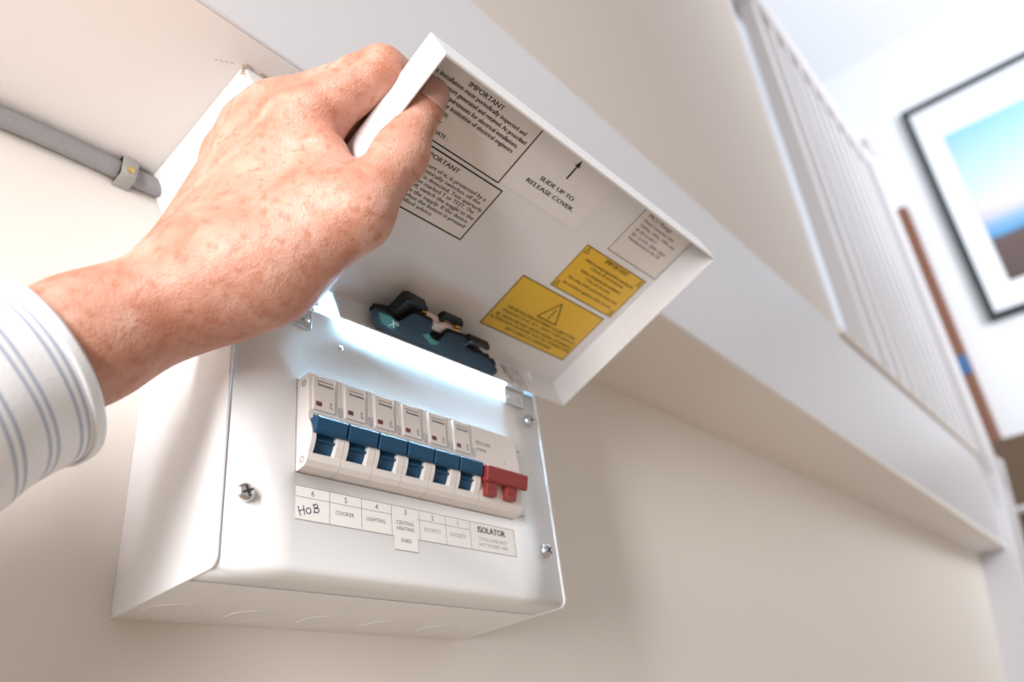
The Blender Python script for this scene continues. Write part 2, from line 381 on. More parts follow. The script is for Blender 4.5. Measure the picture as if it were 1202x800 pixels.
# small bright rivet on the cover under the lid
bm = bmesh.new(); lathe(bm, [(0.0012, 0), (0.0011, 0.0006), (0.0006, 0.001), (0, 0.0011)], (0.0600, 0.0004, 0.1185), (0, -1, 0), 14)
obj('rivet', bm, m_chrome, cover, smooth=True)

# ---- printed strip under the breakers (lies on the cover)
FF = lambda x, y, z: (x, 0.0006 - 0.00012 - z, y)      # label plane -> world
bm = bmesh.new(); lx, lt, lb = 0.0353, 0.0397, 0.0245; lr = lx + 0.108 + 0.0352; hd = 0.0348
rect(bm, lx, lr, lb, lt, 0, 0, FF)
zt = 0.00006
for y, a, b_ in [(lt, lx, lr), (hd, lx, lx + .054), (hd, lx + .0705, lx + .108), (lb, lx, lx + .0548), (lb, lx + .0705, lr)]: rect(bm, a, b_, y - .00014, y + .00014, zt, 1, FF)
for i in range(1, 7): rect(bm, lx + .018 * i - .00013, lx + .018 * i + .00013, lb, lt, zt, 1 if i < 6 else 3, FF)
rect(bm, lr - .0002, lr, lb, lt, zt, 3, FF)
for i, n in enumerate('654321'): put_text(bm, n, lx + .018 * i + .009, 0.03585, 0.0027, align='c', mi=2, z=zt, frame=FF)
for i, s, w in [(1, 'COOKER', .0104), (2, 'LIGHTING', .0112), (4, 'SOCKETS', .0112), (5, 'SOCKETS', .0112)]:
    put_text(bm, s, lx + .018 * i + .0085, 0.0296, 0.0019, w=w, align='c', mi=2 if i < 4 else 3, z=zt, frame=FF)
put_text(bm, 'ISOLATOR', lx + .108 + .0165, 0.0345, 0.0034, w=.0215, align='c', mi=4, z=zt, bold=.0003, frame=FF)
put_text(bm, 'TOTAL LOAD MUST', lx + .108 + .0172, 0.0302, 0.0017, w=.0225, align='c', mi=3, z=zt, frame=FF)
put_text(bm, 'NOT EXCEED 100A', lx + .108 + .0172, 0.0272, 0.0017, w=.0225, align='c', mi=3, z=zt, frame=FF)
# handwritten HOB
def hw(pts): return [(lx + .0012 + p[0] * .001, lb + .0012 + p[1] * .001) for p in pts]
for s in [[(0.2, 4.4), (1.5, 0.4)], [(2.9, 5.2), (3.6, 1.2)], [(0.7, 2.4), (3.4, 3.6)],
          [(5.5, 4.6), (4.6, 4.0), (4.3, 3.0), (4.8, 2.1), (5.8, 1.9), (6.7, 2.6), (6.8, 3.7), (6.2, 4.5), (5.3, 4.6)],
          [(8.2, 6.6), (8.9, 2.9)], [(7.9, 6.2), (9.4, 7.0), (10.3, 6.5), (10.2, 5.6), (8.8, 4.9)], [(8.8, 4.9), (10.6, 5.1), (11.2, 4.2), (10.6, 3.3), (8.7, 2.8), (8.2, 3.2)]]:
    stroke(bm, hw(s), 0.00042, zt * 1.5, 5, FF)
strip = obj('circuit_label', bm, [m_paper2, m_line, m_grey_ink, m_line, m_ink, m_pen], cover)
strip['label'] = 'white printed strip naming the circuits, HOB written by hand'
bm = bmesh.new(); FF2 = lambda x, y, z: (x, 0.0006 - 0.00022 - z, y)
rect(bm, lx + .0552, lx + .0704, 0.0180, 0.0340, 0, 0, FF2); rect(bm, lx + .0552, lx + .0704, 0.0179, 0.0181, zt, 1, FF2)
put_text(bm, 'CENTRAL', lx + .0626, 0.0307, 0.0019, w=.0114, align='c', mi=2, z=zt, frame=FF2)
put_text(bm, 'HEATING', lx + .0626, 0.0278, 0.0019, w=.0110, align='c', mi=2, z=zt, frame=FF2)
put_text(bm, 'SHED', lx + .0628, 0.0220, 0.0019, w=.0066, align='c', mi=2, z=zt, frame=FF2)
o = obj('circuit_label', bm, [m_paper2, m_line, m_grey_ink], cover); o['label'] = 'small sticker reading CENTRAL HEATING and SHED'
for s, x, z, w in [('ON', 0.1885, 0.0895, .0046), ('OFF', 0.1838, 0.0480, .0060)]:
    bm = bmesh.new(); rect(bm, x - .0006, x + w + .0012, z - .0012, z + .0034, 0, 0, FF); put_text(bm, s, x, z, 0.0022, w=w, mi=1, z=zt, frame=FF)
    o = obj('position_sticker', bm, [m_paper2, m_grey_ink], cover); o['label'] = 'tiny sticker reading ' + s

# ---------------------------------------------------------------- lid
XL, LZ, TH, LL, LW, LR, S0 = 0.0132, 0.1333, 1.9043, 0.1439, 0.2296, 0.0220, 0.003
rd = Vector((0, -math.sin(TH), -math.cos(TH))); nn = Vector((0, -math.cos(TH), math.sin(TH)))
LM = Matrix(((1, rd.x, -nn.x, XL), (0, rd.y, -nn.y, 0), (0, rd.z, -nn.z, LZ), (0, 0, 0, 1)))   # local: X along, Y up the lid, Z towards the viewer
T = 0.0013; bm = bmesh.new()
box(bm, 0, LW, S0, LL, -LR, -LR + T, 0.0006, seg=2)
box(bm, 0, T, S0, LL, -LR + 0.0003, 0, 0.0005)
box(bm, LW - T, LW, S0, LL, -LR + 0.0003, 0, 0.0005)
box(bm, 0.0003, LW - 0.0003, LL - T, LL, -LR + 0.0003, -0.0002, 0.0005)
box(bm, 0.0442, LW - 0.0003, S0, S0 + T, -LR + 0.0003, 0, 0.0004)
lid = obj('lid', bm, m_lid, unit, LM, smooth=False); lid['label'] = 'white steel lid tilted up, notices stuck inside it'
ZP = -LR + T
def lid_label(name, x0, x1, y0, y1, base, ink, bw, lines, label, extra=None, inks=None):
    bm = bmesh.new(); z = ZP + 0.00015
    box(bm, x0, x1, y0, y1, ZP + 0.00001, z, mi=0)
    if bw: border(bm, x0, x1, y0, y1, bw, z + .00004, 1)
    for (s, x, y, h, w, al) in lines: put_text(bm, s, x, y, h, w=w, align=al, mi=1, z=z + .00006, bold=h * (.09 if base is not m_clear else .16))
    if extra: extra(bm, z + .00006)
    o = obj(name, bm, [base, ink] + (inks or []), lid); o['label'] = label; return o
def tri(bm, cx, cy, h, w, z, mi=1, lw=None):
    lw = lw or h * .10
    stroke(bm, [(cx - w / 2, cy), (cx + w / 2, cy), (cx, cy + h), (cx - w / 2, cy)], lw, z, mi)
    stroke(bm, [(cx, cy + h * .62), (cx, cy + h * .30)], lw * 1.1, z, mi); stroke(bm, [(cx, cy + h * .20), (cx, cy + h * .13)], lw * 1.1, z, mi)
# notice 1
x0, x1 = 0.0050, 0.0803
L1 = [('IMPORTANT', 0.0302, 0.1350, 0.0026, 0.0234, 'l')]
for s, xe, y in [('This installation must periodically inspected and', .0736, .1315), ('tested. A report generated and retained. As prescribed', .0770, .1278), ('in BS 7671, requirements for electrical installations,', .0745, .1240), ('published by the institution of electrical engineers', .0738, .1205)]:
    L1.append((s, 0.0080, y, 0.0024, xe - 0.0080, 'l'))
for s, y, w, xe in [('INSTALLATION DATE:', .1163, .0235, .0323), ('COMPANY:', .1119, .0140, .0317), ('INSPECTION DATE :', .1072, .0265, .0396)]: L1.append((s, xe, y, 0.0022, w, 'r'))
lid_label('notice', x0, x1, 0.1034, 0.1408, m_paper, m_ink, .0008, L1, 'cream notice headed IMPORTANT about inspection of the installation')
# notice 2
x0, x1 = 0.0050, 0.0860
L2 = [('IMPORTANT', 0.0328, 0.0963, 0.0026, 0.0240, 'l')]
for i, (h_, s, xe) in enumerate([('This installation, or', 'part of it, is protected by a', .0812), ('device which auto-', 'matically switches off the', .0797), ('supply if a fault in', 'it is detected. Test quarterly', .0838), ('by pressing the but-', 'ton marked T or TEST. The', .0806), ('device should switch', 'off, switch the toggle to the', .0832), ('on position to resto-', 're the supply. If the device', .0812), ('does not switch off', 'when the button is pressed', .0820), ('seek qu-', 'alified advice', .0606)]):
    y = 0.0913 - .00315 * i
    L2.append((s, 0.0394, y, 0.0022, xe - 0.0394, 'l')); L2.append((h_, 0.0386, y, 0.0022, .030 if i < 7 else .012, 'r'))
lid_label('notice', x0, x1, 0.0652, 0.1016, m_paper, m_ink, .0009, L2, 'cream notice headed IMPORTANT about testing every quarter')
# slide up sticker
def arrow(bm, z):
    stroke(bm, [(.1131, .1268), (.1131, .1350)], .0013, z, 1)
    bm.faces.new([bm.verts.new(p) for p in [(.1111, .1348, z), (.1151, .1348, z), (.1131, .1393, z)]]).material_index = 1
    stroke(bm, [(.0806, .1043), (.1420, .1043), (.1438, .1050), (.1446, .1066), (.1450, .1408)], .00018, z, 2)
lid_label('sticker', 0.0806, 0.1450, 0.1043, 0.1410, m_clear, m_ink, 0, [('SLIDE UP TO', 0.0990, 0.1178, 0.0025, .0280, 'l'), ('RELEASE COVER.', 0.0928, 0.1128, 0.0025, .0394, 'l')], 'pale sticker reading SLIDE UP TO RELEASE COVER with an arrow', arrow, [m_clear_edge])
# rating plate
L4 = [('MCU Range', 0.1805, 0.1362, 0.0027, .0250, 'l')]
for s, xe, y in [('Metal Consumer Unit', .2130, .1324), ('230Vac, 50Hz, 100A max', .2190, .1288), ('BS EN 61439-3', .2020, .1252), ('IEC 61439, 100A 16kA', .2170, .1217), ('Manufactured in the UK', .2150, .1186)]:
    L4.append((s, 0.1806, y, 0.0021, xe - .1806, 'l'))
lid_label('rating_plate', 0.1745, 0.2268, 0.1062, 0.1412, m_paper, m_grey_ink, .0006, L4, 'cream rating label headed MCU Range near the far corner')
# yellow label with small triangles
def tris(bm, z):
    for cx, cy in [(.1632, .0970), (.1630, .0700), (.2190, .0965), (.2190, .0700)]: tri(bm, cx, cy, .0042, .0040, z, lw=.0004)
L5 = [('IMPORTANT', 0.1812, 0.0979, 0.0030, .0235, 'l')]
for s, a, b_, y in [('Isolate incoming supply before removing this', .1675, .2169, .0928), ('Check all connections', .1759, .2098, .0897), ('before energising the installation', .1709, .2121, .0854), ('Test all circuits', .1789, .2044, .0820), ('The rating of the protective device must', .1659, .2169, .0780), ('be marked against each circuit', .1663, .2151, .0735)]:
    L5.append((s, a, y, 0.0020, b_ - a, 'l'))
lid_label('warning_label', 0.1596, 0.2222, 0.0682, 0.1022, m_yellow, m_olive, .0007, L5, 'yellow label headed IMPORTANT with small warning triangles', tris)
# yellow label with one triangle
L6 = []
for s, a, b_, y in [('THIS INSTALLATION HAS WIRING COLOURS TO TWO', .1458, .2120, .0416), ('VERSIONS OF BS 7671. GREAT CARE SHOULD', .1441, .2151, .0382), ('BE TAKEN BEFORE UNDERTAKING EXTENSION,', .1428, .2157, .0344), ('ALTERATION OR REPAIR THAT ALL CONDUCTORS', .1401, .2170, .0312), ('ARE CORRECTLY IDENTIFIED', .1567, .2010, .0276)]:
    L6.append((s, a, y, 0.0022, b_ - a, 'l'))
lid_label('warning_label', 0.1380, 0.2188, 0.0243, 0.0655, m_yellow, m_olive, .0008, L6, 'yellow label with one large warning triangle nearest the hinge', lambda bm, z: tri(bm, .1797, .0456, .0150, .0180, z, lw=.0010))

# ---------------------------------------------------------------- hinges
def hinge(x0, x1):
    t = bmesh.new(); box(t, x0, x1, -0.0008, 0.0004, 0.1222, 0.1328, 0.0003)
    h = obj('hinge', t, m_zinc, unit); h['label'] = 'zinc hinge'
    k = bmesh.new(); cyl(k, (x0, -0.0012, 0.1340), (x1, -0.0012, 0.1340), 0.0014, n=12)
    obj('knuckle', k, m_chrome, h, smooth=True)
    for fx in (0.27, 0.80):
        r = bmesh.new(); lathe(r, [(0.0019, 0), (0.0018, 0.0008), (0.0010, 0.0014), (0, 0.0015)], (x0 + (x1 - x0) * fx, -0.0007, 0.1270), (0, -1, 0), 14)
        obj('rivet', r, m_chrome, h, smooth=True)
    l = bmesh.new(); zz = -0.0175
    lx0, lx1 = x0 + .004 - XL, x1 + .002 - XL
    prism(l, [(lx0 + .002, 0.0), (lx1 - .001, 0.0), (lx1, zz * .55), (lx1 + .0015, zz), (lx0 - .0015, zz), (lx0, zz * .55)], 0.0044, 0.0054, 'y', bev=0.0003)
    box(l, lx0 + .001, lx1 - .001, 0.0054, 0.0060, zz * .45, zz * .30, .0002)
    lf = obj('lid_leaf', l, m_chrome, h); lf.matrix_local = LM
    for fx in (.15, .85):
        r = bmesh.new(); lathe(r, [(0.0017, 0), (0.0016, 0.0008), (0.0008, 0.0013), (0, 0.0014)], (lx0 + (lx1 - lx0) * fx, 0.0053, zz * .82), (0, 1, 0), 12)
        o = obj('rivet', r, m_chrome, h, smooth=True); o.matrix_local = LM
hinge(0.1842, 0.2022); hinge(0.0235, 0.0417)
# glowing strip added for the cool glow under the lid; its source is unseen
m = bpy.data.materials.new('added_cool_glow'); m.use_nodes = True; b = m.node_tree.nodes['Principled BSDF']
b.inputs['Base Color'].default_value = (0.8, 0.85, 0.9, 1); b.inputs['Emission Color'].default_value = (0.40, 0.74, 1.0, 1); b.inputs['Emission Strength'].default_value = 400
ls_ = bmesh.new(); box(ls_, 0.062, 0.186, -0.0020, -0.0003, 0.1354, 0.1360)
o = obj('added_glow_strip', ls_, m, unit); o['label'] = 'added strip for the cool glow under the hinge edge of the lid'

# ---------------------------------------------------------------- circuit breakers
ZB, ZT = 0.0462, 0.0926
def mcb_profile(bulge):
    p = [(0.03, ZB), (-0.0015, ZB), (-0.0058, ZB + 0.0006), (-0.0078, ZB + 0.0028), (-0.0086, ZB + 0.0056)]
    if bulge:
        for i in range(9):
            a = i / 8; p.append((-0.0086 - 0.0028 * math.sin(math.pi * a), ZB + 0.0062 + 0.0165 * a))
    else:
        p += [(-0.0080, ZB + 0.0064), (-0.0015, ZB + 0.0070), (-0.0015, ZB + 0.0240), (-0.0078, ZB + 0.0250)]
    p += [(-0.0086, ZB + 0.0258), (-0.0090, ZB + 0.0266), (-0.0084, ZT), (0.03, ZT)]
    return p
def make_breaker(x0, num):
    t = thing('circuit_breaker', '', 'circuit breaker', (x0, 0, ZB), 'blue-switch circuit breakers')
    inv = Matrix.Translation(-t.location) @ Matrix.Translation((x0, 0, 0)); w = 0.0177
    bm = bmesh.new()
    prism(bm, mcb_profile(True), 0.0, 0.0024, 'x'); prism(bm, mcb_profile(True), 0.0138, w, 'x'); prism(bm, mcb_profile(False), 0.0024, 0.0138, 'x')
    bmesh.ops.remove_doubles(bm, verts=bm.verts[:], dist=1e-6)
    o = obj('housing', bm, m_mcb, t, inv)
    bm = bmesh.new(); box(bm, 0.0016, 0.0138, -0.0099, -0.0080, ZB + 0.0272, ZT - 0.0012, 0.0004)
    yy = -0.01; G = lambda x, y, z: (x, yy - z, y)
    ins = obj('insert', bm, m_mcb2, t, inv)
    bm = bmesh.new()
    rect(bm, 0.0034, 0.0126, ZT - 0.0042, ZT - 0.0039, 0, 0, G)
    put_text(bm, 'Sentrysentry'.replace('trys', 'vs') if False else 'Servsentry', 0.0040, ZT - 0.0064, 0.0013, w=.0085, mi=0, z=0, bold=.00016, frame=G)
    rect(bm, 0.0030, 0.0062, ZB + 0.0293, ZB + 0.0316, 0, 1, G)
    rect(bm, 0.0108, 0.0111, ZB + 0.0292, ZB + 0.0325, 0, 0, G); rect(bm, 0.0117, 0.0119, ZB + 0.0314, ZB + 0.0325, 0, 0, G); rect(bm, 0.0117, 0.0121, ZB + 0.0292, ZB + 0.0300, 0, 0, G)
    o = obj('marking', bm, [m_ink, m_brown], ins)
    # blue drum and bar
    bm = bmesh.new()
    prof = [(0.002, ZB + 0.0070)]
    for i in range(9):
        a = math.radians(-48 + 96 * i / 8); prof.append((0.0027 - 0.0115 * math.cos(a), ZB + 0.0150 + 0.0115 * math.sin(a)))
    prof += [(0.002, ZB + 0.0238)]
    prism(bm, prof, 0.0026, 0.0136, 'x')
    box(bm, 0.0028, 0.0134, -0.0100, -0.0070, ZB + 0.0118, ZB + 0.0127, 0.0002)
    tg = obj('toggle', bm, m_blue, t, inv, smooth=True); tg['label'] = 'blue switch'
    bm = bmesh.new()
    bp = [(-0.0140, ZB + 0.0222), (-0.0152, ZB + 0.0208), (-0.0136, ZB + 0.0150), (-0.0126, ZB + 0.0142), (-0.0066, ZB + 0.0152), (-0.0060, ZB + 0.0225)]
    prism(bm, bp, 0.0006, 0.0174, 'x', bev=0.0005)
    obj('toggle_bar', bm, m_blue, tg)
    # joint clip between neighbours, side rivets
    bm = bmesh.new(); box(bm, 0.0158, 0.0176, -0.0096, -0.0080, ZB + 0.0270, ZB + 0.0318, 0.0002)
    obj('latch', bm, m_zinc, t, inv)
    bm = bmesh.new(); box(bm, 0.01745, 0.0180, -0.0050, 0.01, ZB + 0.001, ZT - 0.001)  # dark bar put between neighbouring breakers as the shade in their gap
    obj('joint_gap_shade', bm, m_dark, t, inv)
    for (yy_, zz_) in [(-0.0045, ZT - 0.0042), (-0.0040, ZB + 0.0040)]:
        bm = bmesh.new(); lathe(bm, [(0.0017, -0.0001), (0.0017, 0.0002), (0.0011, 0.0002), (0.0008, -0.00005), (0, 0.00005)], (0, yy_, zz_), (-1, 0, 0), 14)
        obj('rivet', bm, m_clip, t, inv, smooth=True)
    return t
def copy_tree(o, parent=None):
    c = o.copy(); COL.objects.link(c)
    if parent: c.parent = parent
    for ch in list(o.children): copy_tree(ch, c)
    return c
labs = ['blue-switch circuit breaker over the handwritten HOB label, leftmost of the row', 'blue-switch circuit breaker above the COOKER label', 'blue-switch circuit breaker above the LIGHTING label', 'blue-switch circuit breaker above the CENTRAL HEATING label', 'blue-switch circuit breaker above the SOCKETS label numbered 2', 'blue-switch circuit breaker beside the red isolator switch']
br0 = make_breaker(0.0353, 0)
for i in range(6):
    b = br0 if i == 0 else copy_tree(br0)
    b.location.x = 0.0353 + 0.018 * i; b['label'] = labs[i]
# main isolator
iso = thing('isolator_switch', 'wide grey main isolator with a red double switch at the row end', 'switch', (0.1433, 0, ZB))
inv = Matrix.Translation(-iso.location) @ Matrix.Translation((0.1433, 0, 0)); w = 0.0354
pf = [(0.03, ZB), (-0.0015, ZB), (-0.0058, ZB + 0.0006), (-0.0078, ZB + 0.0028), (-0.0090, ZB + 0.0080), (-0.0094, ZB + 0.0266), (-0.0084, ZT), (0.03, ZT)]
bm = bmesh.new(); prism(bm, pf, 0.0, w / 2 - 0.0001, 'x'); prism(bm, pf, w / 2 + 0.0001, w, 'x')
obj('housing', bm, m_mcb, iso, inv)
bm = bmesh.new()
def G2(x, y, z):
    f = (y - (ZB + 0.0266)) / (ZT - ZB - 0.0266); return (x, -0.0094 + 0.0010 * f - 0.0001, y)
put_text(bm, 'IS2100', 0.0016, ZB + 0.0352, 0.0022, w=.0115, mi=0, frame=G2); put_text(bm, '100A', 0.0014, ZB + 0.0312, 0.0020, w=.0080, mi=0, frame=G2)
put_text(bm, 'I I', 0.0225, ZB + 0.0272, 0.0016, mi=0, frame=G2)
obj('marking', bm, m_grey_ink, iso, inv)
bm = bmesh.new()
prism(bm, [(-0.0150, ZB + 0.0210), (-0.0170, ZB + 0.0195), (-0.0150, ZB + 0.0122), (-0.0135, ZB + 0.0115), (-0.0100, ZB + 0.0135), (-0.0085, ZB + 0.0205)], 0.0010, 0.0338, 'x', bev=0.0006)
tg = obj('toggle', bm, m_red, iso, inv); tg['label'] = 'red double switch'
for a in (0.0028, 0.0186):
    bm = bmesh.new(); prism(bm, [(-0.0080, ZB + 0.0165), (-0.0140, ZB + 0.0150), (-0.0128, ZB + 0.0095), (-0.0118, ZB + 0.0060), (-0.0080, ZB + 0.0056)], a, a + 0.0080, 'x', bev=0.0003)
    box(bm, a + 0.0004, a + 0.0076, -0.0122, -0.0085, ZB + 0.0050, ZB + 0.0074, 0.0003)
    obj('toggle_leg', bm, m_red, tg)

# ---------------------------------------------------------------- fuse carrier clipped inside the lid (lid frame: X, Y, Z)
fc = thing('fuse_carrier', 'dark spare fuse carrier with green windows clipped inside the lid', 'fuse carrier')
fc.matrix_basis = LM @ Matrix.Translation((0.0690, 0.0, 0.0))
I4 = Matrix.Identity(4)
mm = lambda P: [(a * .001, b * .001) for a, b in P]
bm = bmesh.new()   # slate side plate facing the viewer, outline in (x, y)
prism(bm, mm([(-2, 4.4), (-12.6, 13.4), (-12.2, 16.8), (-3, 16.9), (6, 14.4), (10, 23.3), (24, 23.3), (25.4, 21.8), (29.5, 13.6), (32, 12.0), (37.0, 13.2), (37.2, 20.8), (40, 21.6), (52.5, 22.3), (54.4, 16.0), (69, 16.2), (73, 15.6), (76, 16.4), (78.5, 13.8), (82, 14.6), (84.7, 13.1), (86, 10.6), (89.5, 9.2), (90.7, 7.3), (90, 4.4)]), -0.0036, -0.0006, 'z', bev=0.0004)
obj('side_plate', bm, m_slate, fc, I4)
bm = bmesh.new(); prism(bm, mm([(0, 4.6), (-4, 10), (4, 12), (14, 13), (62, 12), (84, 9), (92, 5)]), -0.0165, -0.0036, 'z', bev=0.0005)
obj('base', bm, m_black_pl, fc, I4)
def tower(P, z0, z1):
    bm = bmesh.new(); prism(bm, mm(P), z0, z1, 'z', bev=0.0004); return obj('tower', bm, m_black_pl, fc, I4)
tower([(2.6, 11), (3.4, 26.4), (6.1, 28), (18.9, 27.2), (20, 25.2), (14.6, 24.2), (13.6, 11)], -0.0125, -0.0042)
tower([(31.5, 11), (31.8, 25.6), (33.2, 27), (47.2, 27.1), (48.8, 23.5), (45.6, 20.2), (43.2, 23.6), (35.4, 24.4), (34.2, 11)], -0.0105, -0.0060)
bm = bmesh.new(); prism(bm, mm([(54, 20.4), (54.6, 22.4), (70.8, 22.5), (72, 19.6), (70, 19.2), (56.6, 20.0)]), -0.0060, -0.0008, 'z', bev=0.0003)
prism(bm, mm([(54, 12), (54, 20.6), (56, 20.2), (56, 12)]), -0.0060, -0.0008, 'z', bev=0.0002)
obj('terminal_guard', bm, m_black_pl, fc, I4)
bm = bmesh.new(); prism(bm, mm([(58, 14), (58, 19), (70, 18.4), (70, 14)]), -0.0080, -0.0060, 'z', bev=0.0002)
obj('terminal', bm, m_zinc, fc, I4)
for P in ([(-8.4, 15.2), (-0.5, 15.6), (5.5, 13.6), (8.2, 9.7), (4.5, 8.2), (-2.6, 10.0)], [(24.6, 12.6), (27.4, 15.2), (32.0, 12.6), (38.0, 12.2), (37.6, 10.0), (34.5, 8.8)]):
    bm = bmesh.new(); prism(bm, mm(P), -0.0030, -0.0004, 'z', bev=0.0002)
    g = obj('green_window', bm, m_green, fc, I4); g['label'] = 'translucent green window'
bm = bmesh.new(); put_text(bm, 'X', 0.0022, 0.0098, 0.0042, mi=0, z=-0.00035); put_text(bm, 'A', 0.0062, 0.0116, 0.0018, mi=0, z=-0.00035)
obj('marking', bm, m_paper2, fc, I4)
FY, FZ, FR = 0.0182, -0.0088, 0.0044
bm = bmesh.new(); cyl(bm, (0.0215, FY, FZ), (0.0425, FY, FZ), FR, n=20)
fu = obj('fuse', bm, m_fuse, fc, I4, smooth=True); fu['label'] = 'pinkish ceramic cartridge fuse'
bm = bmesh.new()
for i, t_ in enumerate(['BS 1361', '30A', '415V']): put_text(bm, t_, 0.0265, 0.0022 - i * 0.0023, 0.0016, mi=0, frame=lambda x, y, z: (x, FY + math.sin(y / FR) * (FR + .00008), FZ + math.cos(y / FR) * (FR + .00008)))
obj('marking', bm, m_ink, fc, I4)
for a in (0.0165, 0.0425):
    bm = bmesh.new(); cyl(bm, (a, FY, FZ), (a + .0052, FY, FZ), FR + .0003, n=18); box(bm, a + .0006, a + .0046, FY + .0040, FY + .0062, FZ - .004, FZ + .004, .0003)
    c = obj('contact', bm, m_brass, fc, I4, smooth=True); c['label'] = 'brass contact'

# ---------------------------------------------------------------- the hand: one continuous skin grown from tapered bones
def ray3(u, v, t):
    d = np.array([(u - 601) / FPX, (v - 400) / FPX, 1.0]) @ CR
    return CC + t * d
class Field:
    def __init__(s, lo, hi, h):
        s.h = h; s.lo = np.array(lo, float); s.n = np.ceil((np.array(hi) - s.lo) / h).astype(int) + 1
        s.f = np.full(s.n, 0.02, np.float32)
    def block(s, lo, hi):
        a = np.clip(np.floor((lo - s.lo) / s.h).astype(int), 0, s.n); b = np.clip(np.ceil((hi - s.lo) / s.h).astype(int) + 1, 0, s.n)
        g = np.meshgrid(*[s.lo[i] + s.h * np.arange(a[i], b[i]) for i in range(3)], indexing='ij')
        return tuple(slice(a[i], b[i]) for i in range(3)), np.stack(g, -1).astype(np.float32)
    def cone(s, p0, p1, r0, r1, k=0.006, sub=False, flat=None):
        """tapered capsule; flat=(axis, factor) squashes it along axis"""
        p0 = np.array(p0, float); p1 = np.array(p1, float); m = max(r0, r1) * 1.3 + k + 0.004
        sl, P = s.block(np.minimum(p0, p1) - m, np.maximum(p0, p1) + m)
        if P.size == 0: return
        d = p1 - p0; L2 = max(d @ d, 1e-12); w = P - p0; t = np.clip((w @ d) / L2, 0, 1)
        e = w - t[..., None] * d
        if flat is not None:
            ax = np.array(flat[0], float); ax /= np.linalg.norm(ax); c = e @ ax
            e = e + (c * (1 / flat[1] - 1))[..., None] * ax
        r = np.sqrt((e * e).sum(-1)) - (r0 + (r1 - r0) * t)
        if flat is not None and flat[1] < 1: r = r * (0.5 + 0.5 * flat[1])
        a = s.f[sl]
        if sub:
            hh = np.clip(0.5 - 0.5 * (a + r) / k, 0, 1); s.f[sl] = a * (1 - hh) - r * hh + k * hh * (1 - hh)
        else:
            hh = np.clip(0.5 + 0.5 * (a - r) / k, 0, 1); s.f[sl] = a * (1 - hh) + r * hh - k * hh * (1 - hh)
    def mesh(s):
        f = s.f; inside = f < 0; n = f.shape
        cs = np.zeros([i - 1 for i in n], int)
        for dx in (0, 1):
            for dy in (0, 1):
                for dz in (0, 1): cs += inside[dx:n[0] - 1 + dx, dy:n[1] - 1 + dy, dz:n[2] - 1 + dz]
        act = (cs > 0) & (cs < 8); idx = np.full(act.shape, -1); C_ = np.argwhere(act); idx[act] = np.arange(len(C_))
        acc = np.zeros((len(C_), 3)); cnt = np.zeros(len(C_))
        cor = [(dx, dy, dz) for dx in (0, 1) for dy in (0, 1) for dz in (0, 1)]
        for a in cor:
            for ax in range(3):
                if a[ax]: continue
                b = list(a); b[ax] = 1
                fa = f[C_[:, 0] + a[0], C_[:, 1] + a[1], C_[:, 2] + a[2]]; fb = f[C_[:, 0] + b[0], C_[:, 1] + b[1], C_[:, 2] + b[2]]
                x = (fa < 0) != (fb < 0); t = np.where(x, fa / np.where(x, fa - fb, 1), 0)
                p = np.tile(np.array(a, float), (len(C_), 1)); p[:, ax] = t
                acc[x] += p[x]; cnt[x] += 1
        V = s.lo + s.h * (C_ + acc / cnt[:, None]); F = []
        for ax in range(3):
            o1, o2 = [(1, 2), (2, 0), (0, 1)][ax]
            sa = [slice(None)] * 3; sb = [slice(None)] * 3; sa[ax] = slice(0, -1); sb[ax] = slice(1, None)
            A = inside[tuple(sa)]; B = inside[tuple(sb)]; E_ = np.argwhere(A != B)
            ok = (E_[:, o1] > 0) & (E_[:, o2] > 0) & (E_[:, o1] < n[o1] - 1) & (E_[:, o2] < n[o2] - 1); E_ = E_[ok]
            def I(d1, d2):
                q = E_.copy(); q[:, o1] += d1; q[:, o2] += d2; return idx[q[:, 0], q[:, 1], q[:, 2]]
            quad = np.stack([I(-1, -1), I(0, -1), I(0, 0), I(-1, 0)], 1)
            flip = ~A[E_[:, 0], E_[:, 1], E_[:, 2]]; quad[flip] = quad[flip][:, ::-1]
            F.append(quad)
        return V, np.concatenate(F)
def lidpt(x, s_, q): return np.array([XL + x, 0, LZ]) + np.array(rd) * s_ + np.array(nn) * q

WR = ray3(238, 338, .325); CF = ray3(96, 400, .300); EL = ray3(-130, 500, .249)
MC = [ray3(356, 143, .350), ray3(322, 133, .362), ray3(294, 152, .368), ray3(272, 184, .3735)]        # knuckles, index to little
TC, TM_, TI, TT = ray3(318, 312, .322), ray3(418, 252, .322), ray3(470, 181, .337), ray3(499, 121, .3465)
F_ = Field((-0.13, -0.135, 0.02), (0.075, 0.065, 0.245), 0.00125)
side_ = (MC[3] - MC[0]); side_ /= np.linalg.norm(side_)
fw = MC[1] - WR; fw /= np.linalg.norm(fw)
dors = np.cross(fw, side_); dors /= np.linalg.norm(dors)
if dors @ (CC - WR) < 0: dors = -dors
# forearm and wrist
F_.cone(EL, CF, .0235, .0238, .01); F_.cone(CF, WR, .0240, .0240, .012)
wside = np.cross(fw, dors)
F_.cone(WR - side_ * .008, WR + side_ * .008, .0215, .0205, .012)
# ulna head and wrist bumps
F_.cone(ray3(205, 318, .318), ray3(206, 317, .318), .0125, .0125, .010)
# metacarpals
rr = [.0155, .0150, .0140, .0130]
for i in range(4):
    b0_ = WR + side_ * (-.012 + .009 * i) + fw * .012
    F_.cone(b0_, MC[i] - dors * .004, .0175, rr[i], .014)
    F_.cone(MC[i] + dors * .0006, MC[i] + dors * .0012, rr[i] * .80, rr[i] * .80, .008)
